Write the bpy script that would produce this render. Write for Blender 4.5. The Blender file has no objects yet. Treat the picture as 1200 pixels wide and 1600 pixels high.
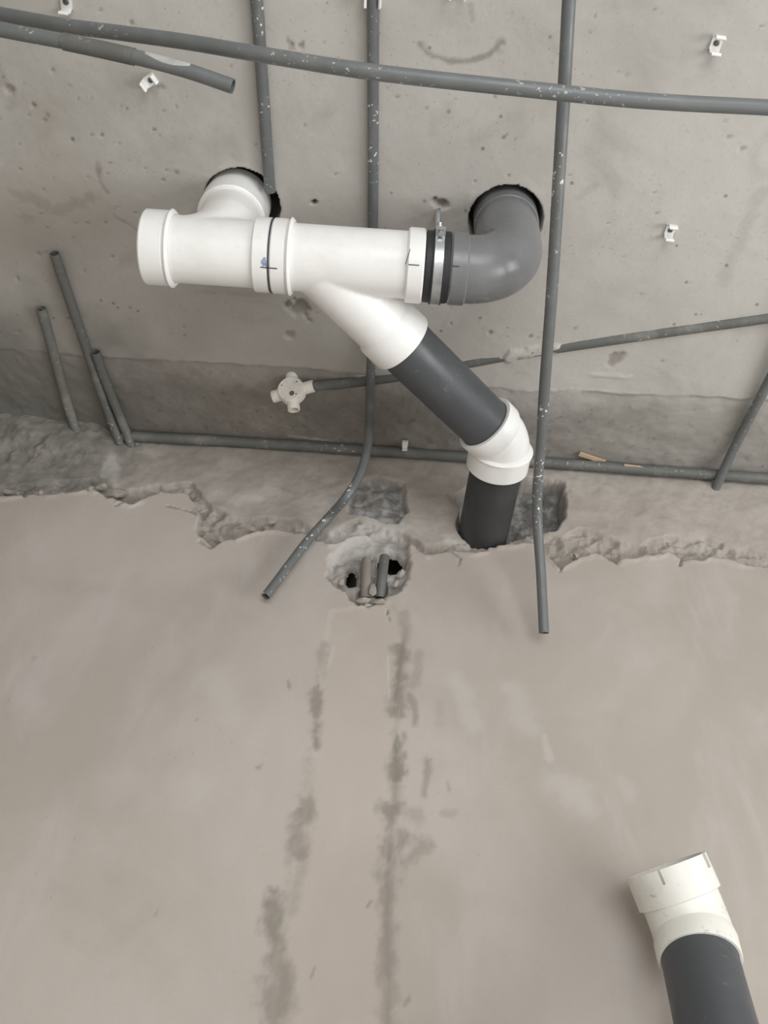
import bpy, bmesh, math, random
import numpy as np
from mathutils import Vector, Matrix

random.seed(7)
sc = bpy.context.scene
COL = sc.collection

# ------------------------------------------------------------------ camera
FPX = 1400.0                               # focal length in pixels of a 1200x1600 frame
TILT = math.radians(46)                    # angle between the view axis and straight up
ROLL = math.radians(4)
ZC, YW = 3.04, 1.438                       # ceiling height, distance of the far wall
CAM = np.array([0.0, 0.0, 1.45])
R0 = np.array([1.0, 0, 0])
FW = np.array([0, math.sin(TILT), math.cos(TILT)])
U0 = np.array([0, -math.cos(TILT), math.sin(TILT)])
RT = math.cos(ROLL) * R0 + math.sin(ROLL) * U0
UP = -math.sin(ROLL) * R0 + math.cos(ROLL) * U0
cd = bpy.data.cameras.new('camera')
cam = bpy.data.objects.new('camera', cd)
COL.objects.link(cam)
cd.sensor_fit = 'VERTICAL'
cd.sensor_height = 36.0
cd.lens = FPX / 1600 * 36.0
cd.clip_start = 0.02
M = Matrix.Identity(4)
for i in range(3):
    M[i][0], M[i][1], M[i][2], M[i][3] = RT[i], UP[i], -FW[i], CAM[i]
cam.matrix_world = M
sc.camera = cam

# ------------------------------------------------------------------ daylight and exposure
w = bpy.data.worlds.new('world')
sc.world = w
w.use_nodes = True
w.node_tree.nodes['Background'].inputs[0].default_value = (0.80, 0.90, 1.0, 1)
w.node_tree.nodes['Background'].inputs[1].default_value = 1.2


def area(name, loc, target, sx, sy, power, color):
    ld = bpy.data.lights.new(name, 'AREA')
    ld.shape = 'RECTANGLE'
    ld.size, ld.size_y, ld.energy, ld.color = sx, sy, power, color
    o = bpy.data.objects.new(name, ld)
    COL.objects.link(o)
    o.location = loc
    o.rotation_euler = (Vector(target) - Vector(loc)).to_track_quat('-Z', 'Y').to_euler()
    return o


# daylight at the window of the room's back wall (behind the camera) and soft fill from an added, unseen doorway on the right
area('window_daylight', (0.7, -1.97, 1.45), (0.7, 1.0, 1.45), 2.2, 1.9, 43, (1.0, 0.995, 0.98))
area('doorway_fill', (2.76, -0.1, 1.15), (0.0, -0.1, 1.15), 1.2, 2.1, 50, (1.0, 0.995, 0.975))
sc.view_settings.view_transform = 'Standard'
sc.view_settings.look = 'None'
sc.view_settings.gamma = 1
sc.view_settings.use_curve_mapping = False
sc.view_settings.exposure = 0.30


# ------------------------------------------------------------------ where things stand
def ray(x, y):
    return FW + (x - 600) / FPX * RT - (y - 800) / FPX * UP


def on_ceiling(x, y, off=0.0):
    d = ray(x, y)
    return CAM + d * ((ZC - off - CAM[2]) / d[2])


def on_wall(x, y, off=0.0):
    d = ray(x, y)
    return CAM + d * ((YW - off) / d[1])


def at(x, y, depth):
    return CAM + ray(x, y) * depth


# ------------------------------------------------------------------ numpy helpers
def _h(ix, iy, s):
    n = (ix.astype(np.int64) * 374761393 + iy.astype(np.int64) * 668265263 + s * 1442695041) & 0xffffffff
    n = ((n ^ (n >> 13)) * 1274126177) & 0xffffffff
    n = ((n ^ (n >> 16)) * 2246822519) & 0xffffffff
    return ((n ^ (n >> 15)) & 0xffff) / 65535.0


def vnoise(x, y, s=0):
    ix, iy = np.floor(x), np.floor(y)
    fx, fy = x - ix, y - iy
    fx, fy = fx * fx * (3 - 2 * fx), fy * fy * (3 - 2 * fy)
    a, b = _h(ix, iy, s), _h(ix + 1, iy, s)
    c, d = _h(ix, iy + 1, s), _h(ix + 1, iy + 1, s)
    return (a * (1 - fx) + b * fx) * (1 - fy) + (c * (1 - fx) + d * fx) * fy


def fbm(x, y, scale, s=0, octs=4):
    v, amp, t = 0, 1.0, 0
    for k in range(octs):
        v = v + amp * vnoise(x * scale + 17.3 * k, y * scale - 9.1 * k, s + k)
        t += amp
        amp *= 0.5
        scale *= 2.1
    return v / t


def sstep(a, b, v):
    t = np.clip((v - a) / (b - a), 0, 1)
    return t * t * (3 - 2 * t)


def poly_sdf(px, py, poly):
    """signed distance to a closed polygon, negative inside"""
    poly = np.array(poly)
    d = np.full(px.shape, 1e9)
    inside = np.zeros(px.shape, bool)
    n = len(poly)
    for i in range(n):
        ax, ay = poly[i]
        bx, by = poly[(i + 1) % n]
        ex, ey = bx - ax, by - ay
        t = np.clip(((px - ax) * ex + (py - ay) * ey) / (ex * ex + ey * ey + 1e-12), 0, 1)
        d = np.minimum(d, np.hypot(px - ax - t * ex, py - ay - t * ey))
        if abs(by - ay) > 1e-12:
            c = ((ay > py) != (by > py)) & (px < (bx - ax) * (py - ay) / (by - ay) + ax)
            inside ^= c
    return np.where(inside, -d, d)


def line_dist(px, py, pts):
    d = np.full(px.shape, 1e9)
    for (ax, ay), (bx, by) in zip(pts[:-1], pts[1:]):
        ex, ey = bx - ax, by - ay
        t = np.clip(((px - ax) * ex + (py - ay) * ey) / (ex * ex + ey * ey + 1e-12), 0, 1)
        d = np.minimum(d, np.hypot(px - ax - t * ex, py - ay - t * ey))
    return d


def lines(*spans):
    out = []
    for a, b, s in spans:
        n = max(1, int(round((b - a) / s)))
        out += list(np.linspace(a, b, n, endpoint=False))
    out.append(spans[-1][1])
    return np.array(out)


# ------------------------------------------------------------------ materials
def new_mat(name):
    m = bpy.data.materials.new(name)
    m.use_nodes = True
    nt = m.node_tree
    return m, nt, nt.nodes['Principled BSDF']


class G:
    """tiny node-graph helper"""

    def __init__(s, nt):
        s.nt = nt
        s.co = s.n('ShaderNodeTexCoord').outputs['Object']

    def n(s, t, **k):
        nd = s.nt.nodes.new(t)
        for a, b in k.items():
            setattr(nd, a, b)
        return nd

    def noise(s, scale, detail=4, rough=0.55, vec=None, dist=0.0):
        nd = s.n('ShaderNodeTexNoise')
        nd.inputs['Scale'].default_value = scale
        nd.inputs['Detail'].default_value = detail
        nd.inputs['Roughness'].default_value = rough
        nd.inputs['Distortion'].default_value = dist
        s.nt.links.new(vec or s.co, nd.inputs['Vector'])
        return nd.outputs['Fac']

    def voro(s, scale, vec=None):
        nd = s.n('ShaderNodeTexVoronoi')
        nd.inputs['Scale'].default_value = scale
        s.nt.links.new(vec or s.co, nd.inputs['Vector'])
        return nd.outputs['Distance']

    def scaled(s, v):
        nd = s.n('ShaderNodeMapping')
        nd.inputs['Scale'].default_value = v
        s.nt.links.new(s.co, nd.inputs['Vector'])
        return nd.outputs['Vector']

    def ramp(s, fac, a, b, lo=0.0, hi=1.0):
        nd = s.n('ShaderNodeMapRange', interpolation_type='SMOOTHSTEP')
        for k, v in zip(('From Min', 'From Max', 'To Min', 'To Max'), (a, b, lo, hi)):
            nd.inputs[k].default_value = v
        s.nt.links.new(fac, nd.inputs['Value'])
        return nd.outputs['Result']

    def math(s, op, a, b):
        nd = s.n('ShaderNodeMath', operation=op)
        for i, v in enumerate((a, b)):
            if isinstance(v, (int, float)):
                nd.inputs[i].default_value = v
            else:
                s.nt.links.new(v, nd.inputs[i])
        return nd.outputs[0]

    def mix(s, fac, a, b):
        nd = s.n('ShaderNodeMix', data_type='RGBA')
        for sock, v in ((nd.inputs['Factor'], fac), (nd.inputs['A'], a), (nd.inputs['B'], b)):
            if isinstance(v, (int, float)):
                sock.default_value = v
            elif isinstance(v, tuple):
                sock.default_value = v + (1,) if len(v) == 3 else v
            else:
                s.nt.links.new(v, sock)
        return nd.outputs['Result']

    def attr(s, name):
        return s.n('ShaderNodeAttribute', attribute_name=name).outputs['Fac']

    def bump(s, h, strength, dist, bsdf, prev=None):
        nd = s.n('ShaderNodeBump')
        nd.inputs['Strength'].default_value = strength
        nd.inputs['Distance'].default_value = dist
        s.nt.links.new(h, nd.inputs['Height'])
        if prev:
            s.nt.links.new(prev, nd.inputs['Normal'])
        s.nt.links.new(nd.outputs['Normal'], bsdf.inputs['Normal'])
        return nd.outputs['Normal']


def set_col(g, b, c):
    g.nt.links.new(c, b.inputs['Base Color'])


def mat_ceiling():
    m, nt, b = new_mat('bare_concrete_soffit')
    g = G(nt)
    c = g.mix(g.ramp(g.noise(2.2, 3), 0.35, 0.68), (0.430, 0.410, 0.376), (0.505, 0.490, 0.460))
    c = g.mix(g.ramp(g.noise(9, 5, 0.6), 0.45, 0.75, 0, 0.45), c, (0.52, 0.508, 0.48))
    c = g.mix(g.ramp(g.noise(6, 4, 0.6, dist=0.6), 0.52, 0.80, 0, 0.5), c, (0.315, 0.290, 0.255))
    c = g.mix(g.ramp(g.noise(120, 3), 0.55, 0.8, 0, 0.22), c, (0.24, 0.225, 0.205))
    c = g.mix(g.attr('strip'), c, g.mix(g.ramp(g.noise(5, 5, 0.65), 0.35, 0.7),
              (0.175, 0.160, 0.142), (0.255, 0.238, 0.213)))
    spots = g.math('MULTIPLY', g.attr('strip'), g.ramp(g.noise(48, 5, 0.7), 0.54, 0.70))
    c = g.mix(g.math('MULTIPLY', spots, 0.6), c, (0.085, 0.075, 0.064))
    spots2 = g.math('MULTIPLY', g.attr('strip'), g.ramp(g.noise(30, 5, 0.7, g.scaled((0.5, 1.6, 1))), 0.58, 0.72))
    c = g.mix(g.math('MULTIPLY', spots2, 0.45), c, (0.36, 0.335, 0.305))
    c = g.mix(g.attr('grime_dark'), c, (0.165, 0.135, 0.112))
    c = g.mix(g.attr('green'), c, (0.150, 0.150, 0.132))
    c = g.mix(g.attr('smear'), c, (0.56, 0.545, 0.51))
    # air pores, clustered
    pores = g.ramp(g.voro(26), 0.075, 0.12, 1, 0)
    pores = g.math('MULTIPLY', pores, g.ramp(g.noise(3.1, 2), 0.52, 0.60))
    c = g.mix(g.math('MULTIPLY', pores, 0.62), c, (0.13, 0.115, 0.095))
    p2 = g.math('MULTIPLY', g.ramp(g.voro(75), 0.08, 0.14, 1, 0), g.ramp(g.noise(4.3, 2), 0.5, 0.6))
    c = g.mix(g.math('MULTIPLY', p2, 0.4), c, (0.16, 0.14, 0.12))
    set_col(g, b, c)
    b.inputs['Roughness'].default_value = 0.82
    n1 = g.bump(g.noise(60, 5, 0.6), 0.25, 0.003, b)
    g.bump(pores, -0.6, 0.004, b, n1)
    return m


def mat_wall():
    m, nt, b = new_mat('trowelled_cement_plaster')
    g = G(nt)
    c = g.mix(g.ramp(g.noise(2.6, 4, 0.5, dist=0.4), 0.36, 0.66), (0.375, 0.335, 0.298), (0.435, 0.394, 0.356))
    streak = g.noise(5, 4, 0.6, g.scaled((1.6, 1.0, 0.55)), 0.5)
    c = g.mix(g.ramp(streak, 0.50, 0.75, 0, 0.5), c, (0.485, 0.455, 0.437))
    c = g.mix(g.ramp(g.noise(4, 4, 0.6, g.scaled((1, 1, 1.4)), 0.5), 0.55, 0.78, 0, 0.4), c, (0.345, 0.305, 0.262))
    c = g.mix(g.ramp(g.noise(150, 3), 0.55, 0.8, 0, 0.16), c, (0.30, 0.265, 0.23))
    c = g.mix(g.math('MULTIPLY', g.attr('chase'), 0.30), c, (0.440, 0.376, 0.325))
    wet = g.math('MULTIPLY', g.attr('stain'), g.ramp(g.noise(12, 5, 0.6, g.scaled((1.8, 1, 0.7)), 0.4), 0.24, 0.50))
    c = g.mix(g.math('MULTIPLY', wet, 0.85), c, (0.210, 0.190, 0.160))
    mo = g.mix(g.ramp(g.noise(18, 5, 0.65), 0.35, 0.7), (0.265, 0.235, 0.205), (0.40, 0.370, 0.335))
    mo = g.mix(g.ramp(g.noise(60, 5, 0.7), 0.56, 0.70, 0, 0.55), mo, (0.16, 0.14, 0.118))
    c = g.mix(g.attr('mortar'), c, mo)
    c = g.mix(g.attr('grey'), c, g.mix(g.ramp(g.noise(45, 4), 0.4, 0.7), (0.15, 0.145, 0.138), (0.36, 0.36, 0.35)))
    c = g.mix(g.attr('corner_shade'), c, g.mix(g.ramp(g.noise(30, 4), 0.35, 0.7), (0.165, 0.158, 0.140), (0.245, 0.230, 0.205)))
    c = g.mix(g.attr('smear'), c, (0.52, 0.505, 0.485))
    pores = g.math('MULTIPLY', g.ramp(g.voro(60), 0.05, 0.10, 1, 0), g.ramp(g.noise(7, 2), 0.58, 0.66))
    c = g.mix(g.math('MULTIPLY', pores, 0.5), c, (0.17, 0.15, 0.125))
    set_col(g, b, c)
    b.inputs['Roughness'].default_value = 0.85
    n1 = g.bump(g.noise(8, 4, 0.5, g.scaled((1, 1, 0.6))), 0.25, 0.006, b)
    n2 = g.bump(g.noise(110, 4, 0.6), 0.25, 0.0015, b, n1)
    return m


def mat_plain(name, col, col2, scale=6, rough=0.85):
    m, nt, b = new_mat(name)
    g = G(nt)
    set_col(g, b, g.mix(g.ramp(g.noise(scale, 5), 0.35, 0.7), col, col2))
    b.inputs['Roughness'].default_value = rough
    g.bump(g.noise(scale * 12, 4), 0.25, 0.003, b)
    return m


def mat_plastic(name, col, dirt, dirt_amt, rough, fleck=None, fleck_amt=0.0, spec=0.5):
    m, nt, b = new_mat(name)
    g = G(nt)
    c = g.mix(g.ramp(g.noise(14, 5, 0.6), 0.45, 0.8, 0, dirt_amt), col, dirt)
    c = g.mix(g.ramp(g.noise(90, 3, 0.6), 0.62, 0.75, 0, dirt_amt * 0.8), c, dirt)
    if fleck:
        fl = g.math('MULTIPLY', g.ramp(g.noise(130, 2, 0.5), 0.64, 0.67), g.ramp(g.noise(7, 2), 0.48, 0.56))
        c = g.mix(g.math('MULTIPLY', fl, fleck_amt), c, fleck)
    set_col(g, b, c)
    r = g.ramp(g.noise(20, 4), 0.3, 0.75, rough - 0.07, rough + 0.12)
    nt.links.new(r, b.inputs['Roughness'])
    b.inputs['Specular IOR Level'].default_value = spec
    g.bump(g.noise(40, 3), 0.06, 0.002, b)
    return m


def mat_metal(name, col, rough):
    m, nt, b = new_mat(name)
    g = G(nt)
    set_col(g, b, g.mix(g.ramp(g.noise(60, 4), 0.4, 0.75, 0, 0.6), col, tuple(v * 0.6 for v in col)))
    b.inputs['Metallic'].default_value = 0.85
    b.inputs['Roughness'].default_value = rough
    return m


CEIL, WALL = mat_ceiling(), mat_wall()
FLOORM = mat_plain('cement_floor', (0.50, 0.485, 0.46), (0.57, 0.555, 0.53), 3)
SIDEM = mat_plain('cement_side_wall', (0.36, 0.325, 0.29), (0.43, 0.395, 0.36), 3)
LUMP = mat_plain('dry_mortar', (0.28, 0.25, 0.22), (0.38, 0.345, 0.305), 25)
WASH = mat_plain('wiped_plaster', (0.36, 0.36, 0.345), (0.50, 0.50, 0.485), 25)
WHITE = mat_plastic('white_pvc', (0.875, 0.875, 0.86), (0.68, 0.66, 0.61), 0.30, 0.38)
WHITE_DUSTY = mat_plastic('dusty_white_pvc', (0.74, 0.73, 0.68), (0.50, 0.47, 0.42), 0.5, 0.45,
                          (0.30, 0.28, 0.25), 0.5)
GREY_PVC = mat_plastic('grey_pvc', (0.175, 0.180, 0.186), (0.26, 0.26, 0.255), 0.35, 0.24)
DARK_PVC = mat_plastic('dark_grey_pvc', (0.066, 0.071, 0.078), (0.115, 0.118, 0.12), 0.35, 0.42, (0.45, 0.44, 0.42), 0.12)
BLACK_PVC = mat_plastic('charcoal_pvc', (0.040, 0.042, 0.043), (0.085, 0.085, 0.08), 0.4, 0.45)
CONDUIT = mat_plastic('grey_conduit_pvc', (0.135, 0.146, 0.147), (0.215, 0.215, 0.205), 0.55, 0.42, (0.62, 0.61, 0.58), 0.5)
CONDUIT_SPECKLED = mat_plastic('plaster_speckled_conduit', (0.125, 0.134, 0.135), (0.21, 0.21, 0.20), 0.6, 0.42,
                               (0.68, 0.67, 0.65), 1.0)
CONDUIT_DUSTY = mat_plastic('cement_dusted_conduit', (0.115, 0.118, 0.110), (0.225, 0.215, 0.195), 0.9, 0.6,
                            (0.45, 0.43, 0.40), 0.6)
CONDUIT_CRUST = mat_plastic('cement_crusted_conduit', (0.150, 0.150, 0.135), (0.27, 0.255, 0.23), 1.0, 0.7, (0.34, 0.32, 0.29), 0.8)
CONDUIT_CRUST2 = mat_plastic('sand_crusted_conduit', (0.22, 0.195, 0.17), (0.36, 0.325, 0.285), 1.0, 0.8, (0.14, 0.12, 0.10), 0.8)
CLIPM = mat_plastic('white_clip_plastic', (0.82, 0.82, 0.80), (0.62, 0.60, 0.56), 0.3, 0.4)
BOXM = mat_plastic('cement_stained_box', (0.86, 0.83, 0.77), (0.60, 0.55, 0.48), 0.5, 0.6, (0.30, 0.27, 0.23), 0.3)
RUBBER = mat_plastic('black_rubber', (0.022, 0.024, 0.026), (0.07, 0.07, 0.068), 0.35, 0.6)
ZINC = mat_metal('zinc_plated_steel', (0.62, 0.64, 0.66), 0.35)
RUSTY = mat_metal('dull_screw_steel', (0.20, 0.19, 0.18), 0.6)
INK = mat_plastic('black_marker_ink', (0.02, 0.025, 0.035), (0.05, 0.05, 0.06), 0.3, 0.6)
BLUEINK = mat_plastic('blue_marker_ink', (0.12, 0.19, 0.36), (0.45, 0.50, 0.58), 0.9, 0.6)
WOOD = mat_plain('raw_splinter_wood', (0.50, 0.36, 0.22), (0.60, 0.46, 0.30), 30, 0.7)
GLASSFRAME = mat_plain('painted_window_frame', (0.55, 0.54, 0.52), (0.62, 0.61, 0.59), 8, 0.5)

# ------------------------------------------------------------------ object helpers
ORG = {}


def link_mesh(name, verts, faces, mat, parent=None, smooth=40, origin=None, mesh=None):
    verts = np.array(verts, float).reshape(-1, 3) if mesh is None else None
    if mesh is None:
        if parent is not None:
            o = ORG[parent.name]
        elif origin is not None:
            o = np.array(origin, float)
        else:
            lo, hi = verts.min(0), verts.max(0)
            o = np.array([(lo[0] + hi[0]) / 2, (lo[1] + hi[1]) / 2, lo[2]])
        me = bpy.data.meshes.new(name)
        me.from_pydata((verts - o).tolist(), [], faces)
        me.update()
    else:
        me = mesh
        o = ORG[parent.name] if parent is not None else np.array(origin, float)
    if smooth:
        me.polygons.foreach_set('use_smooth', np.ones(len(me.polygons), bool))
        me.set_sharp_from_angle(angle=math.radians(smooth))
    me.materials.append(mat)
    ob = bpy.data.objects.new(name, me)
    COL.objects.link(ob)
    if parent is not None:
        ob.parent = parent
    else:
        ob.location = o
    ORG[ob.name] = o
    return ob


def thing(name, loc, label, cat, group=None):
    o = bpy.data.objects.new(name, None)
    o.empty_display_size = 0.05
    COL.objects.link(o)
    o.location = loc
    ORG[o.name] = np.array(loc, float)
    return tag(o, label, cat, group)


def tag(o, label, cat, group=None):
    o['label'], o['category'] = label, cat
    if group:
        o['group'] = group
    return o


def structure(o):
    o['kind'] = 'structure'
    return o


def frame_of(t):
    t = Vector(t).normalized()
    a = Vector((0, 0, 1)) if abs(t.z) < 0.9 else Vector((1, 0, 0))
    u = t.cross(a).normalized()
    return u, t.cross(u).normalized()


def rings(rs, seg=40, closed_loop=False, cap0=False, cap1=False):
    """rs: list of (centre, tangent, radius); transported frames"""
    V, Fc = [], []
    u, v = frame_of(rs[0][1])
    for c, t, r in rs:
        t = Vector(t).normalized()
        u = (u - t * u.dot(t)).normalized()
        v = t.cross(u)
        c = Vector(c)
        for k in range(seg):
            a = 2 * math.pi * k / seg
            V.append(c + (u * math.cos(a) + v * math.sin(a)) * r)
    n = len(rs)
    for i in range(n if closed_loop else n - 1):
        j = (i + 1) % n
        for k in range(seg):
            l = (k + 1) % seg
            Fc.append((i * seg + k, i * seg + l, j * seg + l, j * seg + k))
    if cap0:
        Fc.append(tuple(reversed(range(seg))))
    if cap1:
        Fc.append(tuple(range((n - 1) * seg, n * seg)))
    return [tuple(p) for p in V], Fc


def straight(p0, p1, prof, **k):
    """prof: list of (t along metres from p0, radius)"""
    p0, p1 = Vector(p0), Vector(p1)
    d = (p1 - p0).normalized()
    return rings([(p0 + d * t, d, r) for t, r in prof], **k)


def collar(p0, d, length, r_out, r_in, ch=0.003, seg=48):
    """a hollow socket collar starting at p0 running length along d"""
    p0, d = Vector(p0), Vector(d).normalized()
    pr = [(0, r_in), (0, r_out - ch), (ch, r_out), (length - ch, r_out), (length, r_out - ch), (length, r_in)]
    return rings([(p0 + d * t, d, r) for t, r in pr], seg=seg, closed_loop=True)


def catmull(pts, n=10):
    P = [Vector(p) for p in pts]
    P = [P[0] * 2 - P[1]] + P + [P[-1] * 2 - P[-2]]
    out = []
    for i in range(1, len(P) - 2):
        for k in range(n):
            t = k / n
            a, b, c, d = P[i - 1], P[i], P[i + 1], P[i + 2]
            out.append(0.5 * ((2 * b) + (c - a) * t + (2 * a - 5 * b + 4 * c - d) * t * t
                              + (3 * b - a - 3 * c + d) * t ** 3))
    out.append(P[-2])
    return out


def tangents(p):
    return [(p[min(i + 1, len(p) - 1)] - p[max(i - 1, 0)]).normalized() for i in range(len(p))]


def hollow_path(pts, r, wall, seg=20):
    """pipe with a bore, following a list of points"""
    T = tangents(pts)
    outer = [(c, t, r) for c, t in zip(pts, T)]
    inner = [(c, t, r - wall) for c, t in zip(pts, T)]
    return rings(outer + inner[::-1], seg=seg, closed_loop=True) if False else _hollow(outer, inner, seg)


def _hollow(outer, inner, seg):
    V1, F1 = rings(outer, seg)
    V2, F2 = rings(inner, seg)
    o = len(V1)
    F = F1 + [tuple(reversed([i + o for i in f])) for f in F2]
    last = (len(outer) - 1) * seg
    for k in range(seg):
        l = (k + 1) % seg
        F.append((k, o + k, o + l, l))
        F.append((last + k, last + l, o + last + l, o + last + k))
    return V1 + V2, F


def join(*parts):
    V, Fc = [], []
    for v, f in parts:
        o = len(V)
        V += list(v)
        Fc += [tuple(i + o for i in q) for q in f]
    return V, Fc


def box(c, sx, sy, sz, mat3=None):
    V = []
    for x in (-1, 1):
        for y in (-1, 1):
            for z in (-1, 1):
                p = Vector((x * sx / 2, y * sy / 2, z * sz / 2))
                V.append(tuple((mat3 @ p if mat3 else p) + Vector(c)))
    Fc = [(0, 1, 3, 2), (4, 6, 7, 5), (0, 4, 5, 1), (2, 3, 7, 6), (0, 2, 6, 4), (1, 5, 7, 3)]
    return V, Fc


def remesh_union(solids, origin, voxel=0.0025, smooth=10):
    """blend closed solids into one moulded surface"""
    V, Fc = join(*solids)
    me = bpy.data.meshes.new('tmp')
    me.from_pydata([tuple(Vector(p) - Vector(origin)) for p in V], [], Fc)
    ob = bpy.data.objects.new('tmp', me)
    COL.objects.link(ob)
    md = ob.modifiers.new('r', 'REMESH')
    md.mode = 'VOXEL'
    md.voxel_size = voxel
    ms = ob.modifiers.new('s', 'SMOOTH')
    ms.factor, ms.iterations = 0.5, smooth
    dg = bpy.context.evaluated_depsgraph_get()
    out = bpy.data.meshes.new_from_object(ob.evaluated_get(dg))
    bpy.data.objects.remove(ob)
    bpy.data.meshes.remove(me)
    return out


def arc(c, p_from, p_to, n=14):
    """points of a circular arc about c (equal radii)"""
    c = Vector(c)
    a, b = Vector(p_from) - c, Vector(p_to) - c
    r = a.length
    ang = a.angle(b)
    ax = a.cross(b).normalized()
    return [c + (Matrix.Rotation(ang * i / n, 3, ax) @ a) for i in range(n + 1)]


# ------------------------------------------------------------------ the room: grids with relief
def grid_object(name, A, B, pos, attrs, mat, cut=None):
    na, nb = len(A), len(B)
    co = pos.reshape(-1, 3)
    i = np.arange((na - 1) * (nb - 1))
    r, c = i // (na - 1), i % (na - 1)
    v = r * na + c
    quads = np.stack([v, v + 1, v + na + 1, v + na], 1)
    if cut is not None:                        # leave out the quads of holes that go right through
        quads = quads[cut.ravel()[quads].min(1) < 0.5]
    me = bpy.data.meshes.new(name)
    me.vertices.add(len(co))
    me.vertices.foreach_set('co', co.ravel())
    me.loops.add(quads.size)
    me.loops.foreach_set('vertex_index', quads.ravel().astype(np.int32))
    me.polygons.add(len(quads))
    me.polygons.foreach_set('loop_start', (np.arange(len(quads)) * 4).astype(np.int32))
    me.polygons.foreach_set('loop_total', np.full(len(quads), 4, np.int32))
    me.polygons.foreach_set('use_smooth', np.ones(len(quads), bool))
    me.update()
    me.validate()
    for k, arr in attrs.items():
        a = me.attributes.new(k, 'FLOAT', 'POINT')
        a.data.foreach_set('value', np.clip(arr, 0, 1).ravel().astype(np.float32))
    me.materials.append(mat)
    ob = bpy.data.objects.new(name, me)
    COL.objects.link(ob)
    ORG[ob.name] = np.zeros(3)
    return structure(ob)


XL, XR, YB = -1.08, 2.80, -2.00
cpt = lambda L: [tuple(on_ceiling(x, y)[:2]) for x, y in L]
wpt = lambda L: [(on_wall(x, y)[0], on_wall(x, y)[2]) for x, y in L]

RUN_Y, RUN_Z = 0.823, ZC - 0.195
TEE_X, ELB_X = -0.318, 0.1925
HOLE1 = (TEE_X + 0.008, RUN_Y + 0.012, 0.0715)
HOLE2 = (ELB_X - 0.001, RUN_Y + 0.006, 0.0690)

# ---- ceiling
X = lines((XL, -0.42, 0.0035), (-0.42, -0.20, 0.0025), (-0.20, 0.09, 0.004), (0.09, 0.29, 0.0025),
          (0.29, 1.05, 0.005), (1.05, XR, 0.08))
Y = lines((YB, 0.35, 0.08), (0.35, 0.73, 0.0035), (0.73, 0.92, 0.0025), (0.92, YW, 0.0035), (YW, YW + 0.20, 0.02))
gx, gy = np.meshgrid(X, Y)
dn = (fbm(gx, gy, 3, 1) - 0.5) * 0.004 + (fbm(gx, gy, 40, 2, 3) - 0.5) * 0.0012
seam_c = [(-120, 536), (0, 545), (160, 558), (400, 571), (487, 577), (640, 592), (800, 609), (1000, 617), (1178, 624), (1320, 632)]
sp = np.array(cpt(seam_c))
ys = np.interp(gx, sp[:, 0], sp[:, 1])
strip = sstep(-0.003, 0.004, gy - ys + (fbm(gx, gy, 45, 5, 3) - 0.5) * 0.010)
dn += strip * -0.003 + strip * (fbm(gx, gy, 22, 8, 5) - 0.5) * 0.008
strip_a = strip * (0.40 + 0.55 * sstep(0.0, 0.10, gy - ys + (fbm(gx, gy, 9, 77) - 0.5) * 0.12)) * (1 - 0.40 * sstep(0.25, 0.7, gx))
grime_dark = np.zeros_like(gx)
green = np.zeros_like(gx)
smear = np.zeros_like(gx)
rag = (fbm(gx, gy, 60, 11, 3) - 0.5)
# the drilled holes for the drains
for hx, hy, hr in (HOLE1, HOLE2):
    d = np.hypot(gx - hx, gy - hy)
    dn -= 0.16 * sstep(0.0016, -0.0016, d - hr + rag * 0.002)
    smear += 0.35 * np.exp(-((d - hr - 0.012) / 0.012) ** 2) * sstep(0.45, 0.6, fbm(gx, gy, 25, 3, 3))
    grime_dark = np.maximum(grime_dark, 0.8 * sstep(0.001, -0.004, d - hr))  # inside of each hole toned darker in the colour
# small drilled hole, blown-out chip round the hanger rod, other chips
for (px, py), r, dep, gr in (((491, 316), 0.006, 0.03, .7), ((690, 320), 0.020, 0.012, .6), ((470, 482), 0.030, 0.010, .55),
                             ((449, 524), 0.013, 0.005, .4), ((960, 560), 0.020, 0.003, .55), ((955, 532), 0.013, 0.002, .5),
                             ((28, 436), 0.008, 0.004, .5), ((175, 402), 0.005, 0.004, .6), ((60, 397), 0.006, 0.003, .4),
                             ((203, 481), 0.004, 0.004, .5), ((287, 511), 0.004, 0.004, .6), ((288, 524), 0.003, 0.004, .6),
                             ((52, 165), 0.005, 0.004, .5), ((69, 188), 0.004, 0.003, .5), ((82, 110), 0.004, 0.003, .5),
                             ((15, 140), 0.009, 0.003, .5), ((112, 219), 0.004, 0.003, .5), ((158, 212), 0.004, 0.003, .5),
                             ((205, 37), 0.004, 0.003, .5), ((240, 203), 0.004, 0.003, .5), ((32, 265), 0.005, 0.003, .5),
                             ((705, 505), 0.004, 0.003, .5), ((765, 520), 0.006, 0.003, .5), ((620, 152), 0.004, 0.002, .5),
                             ((980, 118), 0.003, 0.002, .5), ((1035, 565), 0.004, 0.003, .5), ((772, 152), .004, .002, .4),
                             ((470, 72), 0.007, 0.003, .4), ((455, 70), 0.006, 0.003, .5), ((475, 655), 0.008, 0.003, .4)):
    q = on_ceiling(px, py)
    d = np.hypot(gx - q[0], gy - q[1]) + rag * r * 1.3
    k = sstep(r, r * 0.55, d)
    dn -= dep * k
    grime_dark = np.maximum(grime_dark, gr * k)
rp = random.Random(3)
for i in range(150):
    px, py = (rp.uniform(-10, 300), rp.uniform(100, 530)) if i < 75 else (rp.uniform(0, 1200), rp.uniform(0, 560))
    r = rp.choice((.0022, .0025, .003, .0035, .005))
    q = on_ceiling(px, py)
    near = (abs(gx - q[0]) < .02) & (abs(gy - q[1]) < .02)
    k = sstep(r, r * 0.4, np.hypot(gx - q[0], gy - q[1]) + rag * r * 1.5) * near
    dn -= 0.0018 * k
    grime_dark = np.maximum(grime_dark, rp.uniform(.25, .6) * k)
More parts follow.
